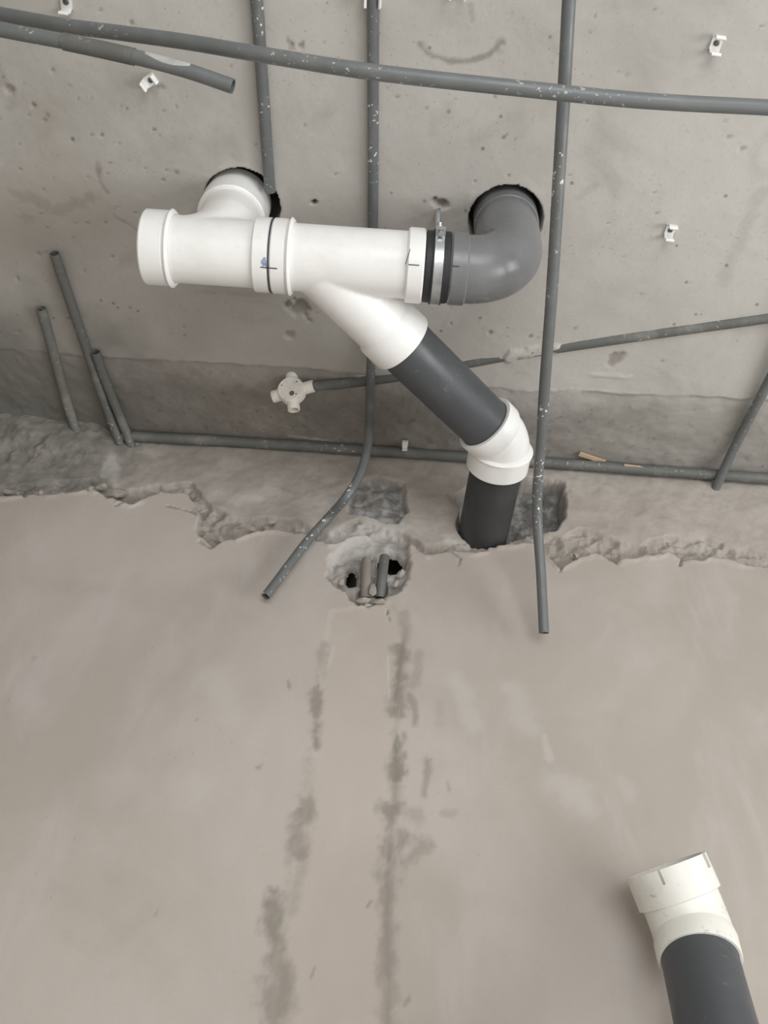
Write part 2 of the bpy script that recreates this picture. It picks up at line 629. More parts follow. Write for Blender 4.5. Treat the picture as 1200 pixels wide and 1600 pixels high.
# water ring, drips and rusty wash
for pts, wd, a in (([(655, 68), (668, 84), (700, 95), (735, 95), (765, 86), (784, 66)], 0.007, .55),
                   ([(660, 72), (676, 88)], 0.010, .4), ([(776, 78), (782, 66)], 0.012, .4),
                   ([(735, 10), (738, 30)], 0.007, .3), ([(153, 252), (156, 282), (168, 300)], 0.007, .5),
                   ([(170, 330), (205, 352), (228, 372)], 0.005, .45), ([(20, 300), (90, 330), (140, 310)], 0.022, .3),
                   ([(10, 330), (60, 350)], 0.02, .3), ([(0, 120), (20, 160)], 0.02, .25),
                   ([(300, 455), (420, 462)], 0.012, .35), ([(480, 490), (500, 470)], 0.02, .3),
                   ([(930, 290), (905, 310)], 0.010, .15), ([(1130, 440), (1190, 300)], 0.02, .15),
                   ([(450, 60), (452, 76), (474, 74), (474, 64)], 0.003, .5)):
    d = line_dist(gx, gy, cpt(pts))
    k = sstep(wd, wd * 0.25, d + rag * wd * 1.2) * sstep(0.30, 0.55, fbm(gx, gy, 30, 21, 3) + 0.08)
    grime_dark = np.maximum(grime_dark, a * k)
kb = sstep(0.35, -0.55, gx) * sstep(0.72, 1.08, gy) * (0.30 + 0.70 * fbm(gx, gy, 6, 33))  # broad brown tone, stronger towards the left and the far wall
grime_dark = np.maximum(grime_dark, 0.50 * kb)
# darker, greenish tone towards the left corner
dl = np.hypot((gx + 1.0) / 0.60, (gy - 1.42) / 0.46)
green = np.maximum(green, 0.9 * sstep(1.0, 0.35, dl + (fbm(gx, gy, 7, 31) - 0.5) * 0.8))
# cement washed over the buried conduit
for pts, wd, a in (([(500, 604), (530, 596), (568, 590)], 0.006, .8), ([(500, 611), (525, 607)], 0.004, .7),
                   ([(775, 562), (800, 554), (830, 550)], 0.003, .55), ([(870, 541), (884, 539)], 0.005, .6),
                   ([(820, 611), (900, 607), (1000, 614)], 0.002, .6), ([(450, 682), (520, 690)], 0.004, .35),
                   ([(925, 585), (985, 590)], 0.006, .15)):
    d = line_dist(gx, gy, cpt(pts))
    k = sstep(wd, wd * 0.4, d + rag * wd * 1.5)
    smear = np.maximum(smear, a * k)
    dn += 0.0015 * k
q = cpt([(795, 556), (830, 549), (868, 543)])
k = sstep(0.016, 0.008, line_dist(gx, gy, q) + rag * 0.016)
dn += 0.0055 * k
for a_ in (grime_dark, green, smear):
    a_ *= (gx < 1.05) & (gy > 0.35)
pos = np.stack([gx, gy, ZC - dn], -1)
ceiling = grid_object('ceiling', X, Y, pos[:, ::-1], dict(strip=strip_a[:, ::-1], grime_dark=grime_dark[:, ::-1], green=green[:, ::-1],
                                                          smear=smear[:, ::-1]), CEIL)

# ---- far wall
X = lines((XL, 1.02, 0.003), (1.02, XR, 0.06))
Z = lines((0, 1.70, 0.05), (1.70, 2.55, 0.006), (2.55, ZC + 0.03, 0.003))
gx, gz = np.meshgrid(X, Z)
vis = (gx < 1.03) & (gz > 1.68)
n_lo = fbm(gx, gz, 3.2, 41) - 0.5
rag = fbm(gx, gz, 42, 43, 4) - 0.5
rag2 = fbm(gx, gz, 130, 47, 3) - 0.5
out = n_lo * 0.006 + (fbm(gx, gz, 11, 42) - 0.5) * 0.0022
# ragged top edge of the plaster coat (lower) and bottom edge of the strip under the ceiling (upper)
lowE = [(-140, 785), (0, 778), (60, 772), (140, 764), (185, 782), (205, 788), (250, 768), (290, 768), (312, 800), (305, 830), (330, 852),
        (372, 838), (420, 826), (470, 832), (515, 850), (560, 835), (640, 850), (665, 866), (700, 858), (745, 862), (790, 850),
        (840, 850), (875, 888), (905, 872), (930, 862), (962, 876), (1000, 868), (1045, 862), (1070, 876), (1110, 868), (1150, 880), (1200, 888), (1330, 900)]
upE = [(-140, 760), (0, 757), (60, 752), (140, 745), (200, 765), (245, 757), (300, 752), (330, 790), (372, 806), (420, 806), (470, 812),
       (515, 830), (560, 810), (640, 835), (665, 850), (700, 842), (745, 845), (790, 826), (840, 822), (880, 838), (905, 822), (930, 828),
       (962, 840), (1000, 846), (1045, 836), (1070, 838), (1110, 838), (1150, 852), (1200, 862), (1330, 872)]
lp, up_ = np.array(wpt(lowE)), np.array(wpt(upE))
zl = np.interp(gx, lp[:, 0], lp[:, 1]) + rag * 0.020 + rag2 * 0.006
zu = np.interp(gx, up_[:, 0], up_[:, 1]) + rag * 0.016
zu = np.maximum(zu, zl + 0.004)
above = sstep(-0.002, 0.003, gz - zl)
top = sstep(-0.006, 0.006, gz - zu)
rough = above * (1 - top)
out += above * (-0.010) + rough * (-0.009 + (fbm(gx, gz, 55, 51, 4) - 0.45) * 0.026)
out += top * (0.003 + (fbm(gx, gz, 16, 52, 5) - 0.5) * 0.011)
# plaster lip curling off its edge
out += 0.004 * np.exp(-((gz - zl + 0.006) / 0.007) ** 2) * sstep(0.4, 0.6, fbm(gx, gz, 18, 55, 3))
mortar = np.clip(above * 0.45 + rough * 0.35, 0, 1) * (1 - 0.25 * sstep(0.3, 0.5, gx))
grey = np.zeros_like(gx)
stain = np.zeros_like(gx)
corner_shade = np.zeros_like(gx)
smear = np.zeros_like(gx)
chase = np.zeros_like(gx)
# cracks in the coat
for pts, wd, dep in (([(875, 893), (880, 880), (900, 874)], .0025, .006), ([(955, 870), (963, 880)], .003, .007),
                     ([(1062, 884), (1066, 872), (1082, 872)], .0025, .006), ([(605, 950), (607, 965), (614, 972)], .0018, .005),
                     ([(560, 940), (575, 947), (592, 938)], .003, .006), ([(180, 790), (200, 784), (212, 776)], .003, .008),
                     ([(312, 846), (330, 856), (350, 840)], .003, .009), ([(405, 815), (420, 828), (445, 826)], .003, .009),
                     ([(0, 776), (20, 770), (40, 776)], .003, .008), ([(260, 790), (300, 800), (310, 806)], .002, .004),
                     ([(700, 858), (720, 872), (716, 884)], .002, .004)):
    d = line_dist(gx, gz, wpt(pts)) + rag2 * 0.004
    k = sstep(wd, wd * 0.3, d)
    out -= dep * k
    stain = np.maximum(stain, 0.9 * k)
# mortar bedding heaped up into the corner on the far left
kl = sstep(-0.52, -0.80, gx + rag * 0.10) * sstep(2.90, 3.01, gz + rag * 0.05)
out += kl * (0.035 + (fbm(gx, gz, 20, 61) - 0.5) * 0.02)
mortar = np.maximum(mortar, 0.7 * kl)
kg = sstep(1.0, 0.4, np.hypot((gx + 0.82) / 0.24, (gz - 2.955) / 0.085) + rag * 0.7)
grey = np.maximum(grey, 0.30 * kg)
stain = np.maximum(stain, 0.0)
corner_shade = 0.85 * sstep(-0.50, -0.74, gx + rag * 0.18) * above * sstep(0.006, 0.03, gz - zl + rag * 0.02) + 0.25 * above * sstep(0.1, -0.5, gx)  # mortar darkened towards the upper left corner, shade put into its colour


def recess(pix, depth, edge=0.004, ragk=0.014, floor=0.0, fs=40, gamt=0.8, seed=71):
    global out, grey, mortar
    d = poly_sdf(gx, gz, wpt(pix)) + rag * ragk + rag2 * ragk * 0.4
    k = sstep(edge, -edge, d)
    out += k * (-depth + (fbm(gx, gz, fs, seed, 4) - 0.5) * floor)
    grey = np.maximum(grey, gamt * k)
    return k


# chipped pocket above the conduit stubs
recess([(550, 752), (590, 742), (630, 752), (636, 795), (622, 812), (585, 806), (548, 796)], 0.020, 0.006, 0.016, 0.016, 50, 0.85)
d = poly_sdf(gx, gz, wpt([(565, 803), (622, 806), (612, 820), (585, 822)])) + rag * 0.006
smear = np.maximum(smear, 0.45 * sstep(0.003, -0.003, d))
# broken-open pocket with the conduit stubs and two through holes
recess([(520, 868), (548, 845), (590, 832), (636, 838), (640, 880), (634, 905), (618, 925), (592, 938), (560, 942), (534, 920), (515, 900)],
       0.013, 0.008, 0.018, 0.018, 45, 0.55, 72)
cut = np.zeros_like(gx)
for (cx, cy), rx, rz, dep in (((550, 896), 0.0135, 0.030, 0.012), ((612, 874), 0.032, 0.029, 0.013), ((594, 912), 0.016, 0.026, 0.022),
                              ((566, 926), 0.012, 0.020, 0.02)):
    q = on_wall(cx, cy)
    d = np.hypot((gx - q[0]) / rx, (gz - q[2]) / rz) + rag * 0.45
    k = sstep(1.05, 0.85, d)
    out -= dep * k
    mortar = np.maximum(mortar, k)
    stain = np.maximum(stain, 0.5 * k)
    if dep < 0.015:
        cut = np.maximum(cut, (d < 0.90) * 1.0)
k = sstep(0.012, -0.004, poly_sdf(gx, gz, wpt([(520, 830), (600, 800), (640, 820), (600, 845), (540, 870), (515, 880)])) + rag * 0.03)
smear = np.maximum(smear, 0.5 * k)
# the broken opening the drain goes into
recess([(716, 770), (735, 752), (780, 742), (850, 744), (880, 752), (886, 800), (868, 822), (835, 826), (790, 838), (742, 836), (722, 812)],
       0.072, 0.005, 0.012, 0.040, 34, 0.9, 73)
q = on_wall(757, 818)
k = sstep(0.064, 0.058, np.hypot(gx - q[0], gz - q[2]))
out -= 0.03 * k
# splash of brighter cement under the pocket, worn scuffs
for pts, wd, a in (([(700, 840), (735, 850), (770, 845)], 0.012, .35), ([(165, 735), (175, 715), (180, 755)], 0.018, .45),
                   ([(330, 775), (400, 770), (430, 755)], 0.03, .30), ([(545, 850), (580, 845)], 0.015, .5)):
    d = line_dist(gx, gz, wpt(pts))
    smear = np.maximum(smear, a * sstep(wd, wd * 0.3, d + rag * wd * 1.4))
# brown patch
for pts, wd, a in (([(430, 755), (470, 770), (440, 785), (480, 765), (530, 752)], 0.010, .7), ([(700, 770), (712, 790)], 0.008, .6),
                   ([(230, 715), (330, 722)], 0.022, .45), ([(680, 735), (720, 750)], 0.03, .3)):
    d = line_dist(gx, gz, wpt(pts))
    stain = np.maximum(stain, a * sstep(wd, wd * 0.3, d + rag * wd * 1.6))
# patched chase that runs down the wall from the stubs, damp along both its edges
left_e = [(517, 955), (508, 1010), (497, 1080), (490, 1160), (478, 1270), (465, 1330), (446, 1430), (432, 1500), (425, 1620), (420, 1700)]
right_e = [(610, 940), (634, 985), (625, 1040), (622, 1090), (619, 1200), (614, 1280), (606, 1360), (603, 1460), (606, 1560), (604, 1700)]
poly = wpt(left_e + right_e[::-1])
chase = sstep(0.006, -0.006, poly_sdf(gx, gz, poly) + rag * 0.012)
out += chase * -0.0018
for pts, wd, a in (([(505, 1010), (497, 1080)], .014, .55), ([(498, 1070), (493, 1110), (493, 1165)], .013, 1.0),
                   ([(488, 1170), (480, 1270)], .013, .35),
                   ([(480, 1255), (473, 1290), (470, 1330)], .020, .85), ([(470, 1330), (448, 1420)], .020, .45),
                   ([(436, 1400), (424, 1440), (430, 1490)], .022, 1.0), ([(432, 1500), (440, 1545), (425, 1600)], .026, .85),
                   ([(634, 960), (632, 1010)], .014, .45), ([(628, 1012), (620, 1085), (622, 1110)], .020, 1.0),
                   ([(640, 1085), (650, 1110), (648, 1130)], .008, .7), ([(655, 1020), (645, 1070)], .012, .45),
                   ([(622, 1150), (618, 1190), (620, 1215)], .015, 1.1), ([(620, 1215), (612, 1290)], .016, .5),
                   ([(612, 1265), (618, 1310), (612, 1350)], .026, .9), ([(650, 1310), (665, 1320), (640, 1340)], .014, .6),
                   ([(610, 1350), (606, 1420), (604, 1520)], .020, .75), ([(604, 1520), (608, 1620)], .020, .6),
                   ([(668, 1190), (664, 1240)], .010, .75), ([(698, 1222), (702, 1235)], .006, .7), ([(690, 1270), (712, 1270)], .007, .4),
                   ([(625, 1270), (650, 1275)], .02, .4), ([(685, 1100), (690, 1130)], .012, .2),
                   ([(575, 1415), (580, 1408)], .003, .9), ([(485, 1530), (492, 1510)], .003, .8), ([(632, 1570), (640, 1560)], .004, .7),
                   ([(450, 1065), (453, 1074)], .003, .8), ([(404, 1198), (410, 1193)], .005, .8), ([(52, 1028), (54, 1029)], .004, .6),
                   ([(306, 1125), (308, 1124)], .003, .6), ([(238, 1010), (240, 1014)], .003, .6), ([(243, 1430), (246, 1424)], .003, .5)):
    d = line_dist(gx, gz, wpt(pts))
    stain = np.maximum(stain, a * sstep(wd * 1.25, wd * 0.05, d + rag * wd * 1.7 + rag2 * wd * 0.8))
for pts, wd, a in (([(606, 1025), (608, 1090)], .003, .5), ([(513, 1040), (522, 1010)], .004, .35),
                   ([(715, 1060), (740, 1130)], .03, .30), ([(850, 1150), (858, 1185)], .012, .35), ([(880, 1230), (900, 1250)], .05, .30),
                   ([(330, 1060), (360, 1110)], .05, .22), ([(800, 1080), (830, 1140)], .035, .25), ([(970, 1220), (985, 1240)], .02, .2),
                   ([(190, 1230), (300, 1230)], .05, .2)):
    d = line_dist(gx, gz, wpt(pts))
    smear = np.maximum(smear, a * sstep(wd, wd * 0.15, d + rag * wd * 0.9))
out *= vis
for a_ in (mortar, grey, stain, smear, chase):
    a_ *= vis
grey = grey * (1 - 0.6 * smear)
pos = np.stack([gx, YW - out, gz], -1)
wall_far = grid_object('wall_far', X, Z, pos, dict(mortar=mortar, grey=grey, stain=stain, corner_shade=corner_shade * vis, smear=smear, chase=chase), WALL, cut)
wall_far.data.update()

# ---- the rest of the room shell (floor, side walls, back wall with the window, added doorway)
def shell(name, boxes, mat):
    v, f = join(*[box(*b) for b in boxes])
    o = link_mesh(name, v, f, mat, origin=(0, 0, 0), smooth=0)
    return structure(o)


T = 0.12
shell('floor', [((0.86, -0.28, -T / 2), XR - XL + 2 * T, YW - YB + 2 * T, T)], FLOORM)
shell('wall_left', [((XL - T / 2 + .003, (YW + YB + 0.2) / 2, ZC / 2 + .05), T, YW - YB + 0.2, ZC + .1)], SIDEM)
# backing leaf of the far wall, added to keep outside light from the holes
shell('wall_backing', [((0.86, YW + 0.20, ZC / 2), XR - XL + 0.2, 0.06, ZC + 0.1), ((XR + 0.02, YW + 0.10, ZC / 2), 0.04, 0.2, ZC)], SIDEM)
# right wall with the doorway added for fill light, y -0.7..0.5, z 0..2.2
shell('wall_right', [((XR + T / 2 - .003, (YB - 0.7) / 2, ZC / 2 + .05), T, -0.7 - YB, ZC + .1), ((XR + T / 2 - .003, (0.5 + YW) / 2, ZC / 2 + .05), T, YW - 0.5, ZC + .1),
                     ((XR + T / 2, -0.1, (2.2 + ZC) / 2), T, 1.2, ZC - 2.2)], SIDEM)
# back wall with a tall window x -0.4..1.8, z 0.5..2.4
WX0, WX1, WZ0, WZ1 = -0.4, 1.8, 0.5, 2.4
shell('wall_back', [(((XL + WX0) / 2, YB - T / 2, ZC / 2), WX0 - XL, T, ZC), (((WX1 + XR) / 2, YB - T / 2, ZC / 2), XR - WX1, T, ZC),
                    (((WX0 + WX1) / 2, YB - T / 2, WZ0 / 2), WX1 - WX0, T, WZ0), (((WX0 + WX1) / 2, YB - T / 2, (WZ1 + ZC) / 2), WX1 - WX0, T, ZC - WZ1)], SIDEM)
wm, zm = (WX0 + WX1) / 2, (WZ0 + WZ1) / 2
win = structure(link_mesh('window_1', *join(box((WX0 + .025, YB - 0.06, zm), 0.05, 0.05, WZ1 - WZ0), box((WX1 - .025, YB - 0.06, zm), 0.05, 0.05, WZ1 - WZ0),
                                            box((wm, YB - 0.06, WZ0 + .025), WX1 - WX0 - .1, 0.05, 0.05), box((wm, YB - 0.06, WZ1 - .025), WX1 - WX0 - .1, 0.05, 0.05)),
                          GLASSFRAME, origin=(wm, YB - 0.06, WZ0), smooth=0))
link_mesh('mullion', *box((wm, YB - 0.06, zm), 0.04, 0.04, WZ1 - WZ0 - .1), GLASSFRAME, win, smooth=0)


# ---- loose lumps on the broken plaster edge
def lump(px, py, size, seed, off=0.004):
    rnd = random.Random(seed)
    bm = bmesh.new()
    bmesh.ops.create_icosphere(bm, subdivisions=1, radius=1)
    c = on_wall(px, py, off)
    sx, sz = size[0] * rnd.uniform(.8, 1.1), size[1] * rnd.uniform(.8, 1.1)
    ph = [rnd.uniform(0, 6) for _ in range(6)]
    V = []
    for v in bm.verts:
        k = rnd.uniform(.78, 1.15) + 0.22 * math.sin(3.1 * v.co.x + ph[0]) * math.sin(2.7 * v.co.z + ph[1]) + 0.16 * math.sin(5 * v.co.y + 4 * v.co.x + ph[2])
        p = v.co * k
        V.append((c[0] + p.x * sx, c[1] + p.y * min(sx, sz) * 0.8, c[2] + p.z * sz))
    Fc = [tuple(q.index for q in f.verts) for f in bm.faces]
    bm.free()
    link_mesh('mortar_lump', V, Fc, LUMP, wall_far, smooth=25)


for i, (px, py, sw, sh) in enumerate(((160, 760, .016, .010), (184, 771, .024, .016), (141, 763, .008, .009), (64, 770, .007, .008),
                                      (13, 768, .012, .006), (28, 771, .004, .005), (626, 897, .010, .012),
                                      (533, 908, .009, .011), (345, 842, .009, .007), (395, 826, .010, .007), (425, 815, .008, .006),
                                      (960, 868, .008, .006), (1010, 858, .008, .006), (900, 868, .009, .006), (618, 912, .009, .012),
                                      (315, 800, .009, .007), (1045, 850, .008, .006), (583, 922, .010, .022), (566, 938, .016, .010),
                                      (594, 940, .012, .009), (579, 872, .008, .012))):
    lump(px, py, (sw, sh), 100 + i)

# a splinter of formwork wood caught along the corner
for a, b, wd, of in (((905, 709), (945, 722), .005, .004), ((975, 727), (1017, 732), .0025, .018)):
    p, q = Vector(on_ceiling(*a, of)), Vector(on_ceiling(*b, of))
    m3 = Matrix.Rotation(math.atan2(q.y - p.y, q.x - p.x), 3, 'Z')
    link_mesh('wood_splinter', *box((p + q) / 2, (q - p).length, wd * 2, 0.004, m3), WOOD, ceiling, smooth=0)

# ------------------------------------------------------------------ drain line
V3 = Vector
AX = V3((1, 0, 0))
RP = 0.055          # pipe radius
JX, WR = -0.224, 0.039


def run(x):
    return V3((x, RUN_Y, RUN_Z))


# tee with a swept branch up through the slab
TL = -0.445
tee = thing('tee_fitting', run(TL) - V3((0, 0, 0.062)), 'white plastic tee with open left socket, its branch rising into the ceiling hole', 'pipe fitting')
o = ORG[tee.name]
sw = [run(TL + 0.055), run(TL + 0.075)] + [V3((TEE_X - 0.075 + 0.075 * math.sin(a), RUN_Y, RUN_Z + 0.075 - 0.075 * math.cos(a)))
                                            for a in np.linspace(0.25, math.pi / 2, 10)] + [V3((TEE_X - .004, RUN_Y + 0.014, ZC - 0.050))]
st = tangents(sw)
me = remesh_union([straight(run(TL + 0.02), run(JX), [(0, .0575), (JX - TL - 0.03, .0575)], cap0=True, cap1=True),
                   rings([(c, t, .0565) for c, t in zip(sw, st)], cap0=True, cap1=True),
                   straight(V3((TEE_X, RUN_Y + .004, RUN_Z)), V3((TEE_X - .005, RUN_Y + 0.020, ZC)), [(0, .0565), (0.145, .0565)], cap0=True, cap1=True)], o, 0.0028, 14)
link_mesh('body', None, None, WHITE, tee, mesh=me, smooth=60)
link_mesh('socket', *collar(run(TL), AX, 0.042, .0640, .0555), WHITE, tee)
link_mesh('socket_ridge', *collar(run(TL + 0.042), AX, 0.009, .0665, .058, 0.004), WHITE, tee)
link_mesh('socket', *collar(run(JX - 0.030), AX, 0.0295, .0635, .0555), WHITE, tee)
link_mesh('branch_socket', *collar(V3((TEE_X - .005, RUN_Y + .015, ZC - 0.050)), (0.0, 0.08, 1), 0.085, .0640, .0560), WHITE, tee)
link_mesh('marker_line', *collar(run(JX - 0.0012), AX, 0.0024, .0639, .0630, 0.0004), INK, tee)
# a short cross of marker strokes over the joint
def on_run(x, ang, r):
    """ang 0 = towards the room, pi/2 = down"""
    return V3((x, RUN_Y - r * math.cos(ang), RUN_Z - r * math.sin(ang)))


cr = []
for x0, x1, a0, a1 in ((JX - 0.012, JX + 0.016, 1.35, 1.36), ):
    pts = [on_run(x0 + (x1 - x0) * k / 6, a0 + (a1 - a0) * k / 6, .0640) for k in range(7)]
    cr.append(rings([(p, AX, .0009) for p in pts], seg=8, cap0=True, cap1=True))
link_mesh('marker_tick', *join(*cr), INK, tee)
V, Fc = [], []
for i in range(5):
    for k in range(5):
        V.append(tuple(on_run(JX - 0.011 + 0.010 * i / 4, 1.10 + 0.22 * k / 4 + 0.02 * math.sin(i * 2), .06385)))
for i in range(4):
    for k in range(4):
        if (i, k) not in ((0, 0), (3, 0), (0, 3)):
            Fc.append((i * 5 + k, i * 5 + k + 1, i * 5 + k + 6, i * 5 + k + 5))
link_mesh('ink_smudge', V, Fc, BLUEINK, tee)

# wye with its branch lying flat, 45 degrees towards the wall
E = V3((0.231, 1.204, RUN_Z - 0.006))            # centre of the 45 degree bend
B0 = V3((E.x - (E.y - RUN_Y), RUN_Y, RUN_Z))
BD = (E - B0).normalized()
wye = thing('wye_fitting', run(JX) - V3((0, 0, 0.062)), 'white plastic wye with a slanting branch, between tee and clamp', 'pipe fitting')
o = ORG[wye.name]
BL = 0.228                                        # branch length to its rim
me = remesh_union([straight(run(JX + 0.01), run(WR), [(0, .0575), (WR - JX - 0.02, .0575)], cap0=True, cap1=True),
                   straight(B0 - BD * 0.005, E, [(0, .050), (0.03, .0575), (BL - 0.03, .0580)], cap0=True, cap1=True)], o, 0.0028, 10)
link_mesh('body', None, None, WHITE, wye, mesh=me, smooth=60)
link_mesh('socket', *collar(run(JX + 0.0005), AX, 0.027, .0638, .0555), WHITE, wye)
link_mesh('socket_ridge', *collar(run(JX + 0.0275), AX, 0.009, .0665, .058, 0.004), WHITE, wye)
link_mesh('socket', *collar(run(WR - 0.030), AX, 0.030, .0640, .0555), WHITE, wye)
link_mesh('branch_socket', *straight(B0 + BD * (BL - 0.058), E, [(0, .0565), (0.012, .0632), (0.056, .0640), (0.058, .0632), (0.058, .0555), (0.0, .0555)],
                                     seg=48), WHITE, wye)
pts = [on_run(WR - 0.027 + 0.018 * k / 5, 1.02, .0645) for k in range(6)]
pts2 = [on_run(WR - 0.026 - 0.001 * k, 0.62 + 0.4 * k / 6, .0645) for k in range(7)]
link_mesh('marker_tick', *join(rings([(p, AX, .0008) for p in pts], seg=8), rings([(p, t, .0006) for p, t in zip(pts2, tangents(pts2))], seg=8)), INK, wye)

# 90 degree grey elbow
RB = 0.078
elb = thing('elbow_fitting', run(0.082) - V3((0, 0, 0.062)), 'glossy grey plastic elbow turning up into the dark round ceiling hole', 'pipe fitting')
bx0 = ELB_X - RB
path = [run(0.060), run(0.085), run(bx0 - 0.012)] + arc(V3((bx0, RUN_Y, RUN_Z + RB)), run(bx0), V3((ELB_X, RUN_Y, RUN_Z + RB)), 18) + \
       [V3((ELB_X, RUN_Y + k * 0.005, z)) for k, z in enumerate(np.linspace(RUN_Z + RB + 0.02, ZC + 0.10, 4))]
link_mesh('bend', *rings([(c, t, .0585) for c, t in zip(path, tangents(path))], seg=56), GREY_PVC, elb, smooth=50)
link_mesh('socket', *collar(run(0.083), AX, 0.031, .0625, .0555), GREY_PVC, elb)
link_mesh('top_socket', *collar(V3((ELB_X, RUN_Y + .0075, ZC - 0.022)), (0, 0.06, 1), 0.09, .0612, .0555), GREY_PVC, elb)
pts = [on_run(0.085 + 0.012 * k / 5, 0.98, .0630) for k in range(6)]
link_mesh('marker_tick', *rings([(p, AX, .0007) for p in pts], seg=8), INK, elb)

# rubber-lined hanger clamp on a threaded rod
CX = 0.0625
clamp = thing('pipe_clamp', (CX, RUN_Y, RUN_Z - 0.066), 'zinc hanger clamp with black rubber lining on a threaded rod from the ceiling', 'pipe clamp')
link_mesh('rubber_lining', *collar(run(WR + 0.001), AX, 0.0425, .0610, .0550, 0.002), RUBBER, clamp)
band = collar(run(CX - 0.0085), AX, 0.017, .0632, .0605, 0.0008)
link_mesh('band', *band, ZINC, clamp)
link_mesh('band_edge', *join(collar(run(CX - 0.0105), AX, 0.003, .0640, .0605, 0.001), collar(run(CX + 0.0075), AX, 0.003, .0640, .0605, 0.001)), RUBBER, clamp)
ry = RUN_Y - 0.004
# boss and nut on top of the band, rod up to the slab
link_mesh('nut', *straight((CX, ry, RUN_Z + 0.060), (CX, ry, ZC), [(0, 0.001), (0, .0095), (0.014, .0095), (0.014, 0.001)], seg=6), ZINC, clamp, smooth=20)
th = []
z0, z1 = RUN_Z + 0.072, ZC + 0.03
n = int((z1 - z0) / 0.0015)
th = [(V3((CX, ry, z0 + (z1 - z0) * k / n)), V3((0, 0, 1)), .0048 + (0.0006 if k % 2 else 0)) for k in range(n + 1)]
link_mesh('threaded_rod', *rings(th, seg=12, cap0=True), ZINC, clamp)
for s in (-1, 1):
    ear = link_mesh('clamp_ear', *box((CX, RUN_Y + s * 0.068, RUN_Z), 0.017, 0.014, 0.010), ZINC, clamp, smooth=0)
    link_mesh('clamp_screw', *straight((CX, RUN_Y + s * 0.069, RUN_Z - 0.012), (CX, RUN_Y + s * 0.069, RUN_Z + 0.1),
                                       [(0, .0001), (0, .0045), (0.005, .0045), (0.005, .003), (0.018, .003), (0.018, .0001)], seg=10), ZINC, ear)
# front tightening screw seen just under the rod
link_mesh('clamp_screw', *straight((CX, RUN_Y - 0.040, RUN_Z + 0.050), (CX, RUN_Y - 0.070, RUN_Z + 0.075),
                                   [(0, .0001), (0, .0055), (0.010, .0055), (0.010, .0035), (0.016, .0035), (0.016, .0001)], seg=12), ZINC, clamp)

# straight pipe from the wye to the bend
WE = V3(on_wall(757, 822))                       # where the line enters the wall
D2 = (WE - E).normalized()
pipe1 = link_mesh('drain_pipe', *_hollow([(c, BD, RP) for c in (B0 + BD * (BL - 0.05), E - BD * 0.02)],
                                         [(c, BD, RP - .0035) for c in (B0 + BD * (BL - 0.05), E - BD * 0.02)], 56), DARK_PVC)
tag(pipe1, 'dark grey drain pipe running slantwise from the white wye to the white bend', 'pipe')

# 45 degree bend
bend = thing('bend_fitting', E - V3((0, 0, 0.064)), 'white plastic forty five degree bend just in front of the wall opening', 'pipe fitting')
a0, a1 = E - BD * 0.030, E + D2 * 0.030
mid = []
for k in range(9):
    t = k / 8
    mid.append(a0 * (1 - t) ** 2 + E * 2 * t * (1 - t) + a1 * t * t)
link_mesh('body', *rings([(c, t, .0595) for c, t in zip(mid, tangents(mid))], seg=48), WHITE, bend)
link_mesh('upper_socket', *straight(E - BD * 0.060, E, [(0, .0560), (0, .0635), (0.002, .0645), (0.030, .0645), (0.040, .0600), (0.040, .0560), (0, .0560)],
                                    seg=56), WHITE, bend)
link_mesh('lower_socket', *collar(E + D2 * 0.022, D2, 0.046, .0645, .0555), WHITE, bend)
link_mesh('socket_ridge', *collar(E + D2 * 0.015, D2, 0.009, .0672, .058, 0.004), WHITE, bend)

pipe2 = link_mesh('drain_pipe', *_hollow([(c, D2, RP) for c in (E + D2 * 0.03, WE + D2 * 0.03)],
                                         [(c, D2, RP - .0035) for c in (E + D2 * 0.03, WE + D2 * 0.03)], 56), BLACK_PVC)
tag(pipe2, 'short near-black drain pipe entering the broken opening in the wall', 'pipe')

# pipe leaning against the wall at the lower right with its bend
SP = V3(at(1106, 1550, 1.235))
PD = V3((0.08, 0.36, 0.93)).normalized()
PT = SP + PD * 0.105                             # centre of its bend
base = SP - PD * ((SP.z - 0.02) / PD.z)
stand = link_mesh('drain_pipe', *_hollow([(c, PD, .0540) for c in (base, PT - PD * 0.02)], [(c, PD, .0505) for c in (base, PT - PD * 0.02)], 56), DARK_PVC)
tag(stand, 'dark grey drain pipe leaning against the wall at lower right', 'pipe')
UD = V3((-0.42, -0.35, 1.0)).normalized()
sb = thing('bend_fitting', PT - PD * 0.07, 'scuffed white plastic bend with open notched socket atop the lower right pipe', 'pipe fitting')
a0, a1 = PT - PD * 0.030, PT + UD * 0.045
mid = []
for k in range(9):
    t = k / 8
    mid.append(a0 * (1 - t) ** 2 + PT * 2 * t * (1 - t) + a1 * t * t)
link_mesh('body', *_hollow([(c, t, .0578) for c, t in zip(mid, tangents(mid))], [(c, t, .0550) for c, t in zip(mid, tangents(mid))], 48), WHITE_DUSTY, sb)
link_mesh('lower_socket', *straight(PT - PD * 0.056, PT, [(0, .0545), (0, .0580), (0.002, .0590), (0.030, .0600), (0.044, .0575), (0.044, .0550), (0, .0545)],
                                    seg=56), WHITE_DUSTY, sb)
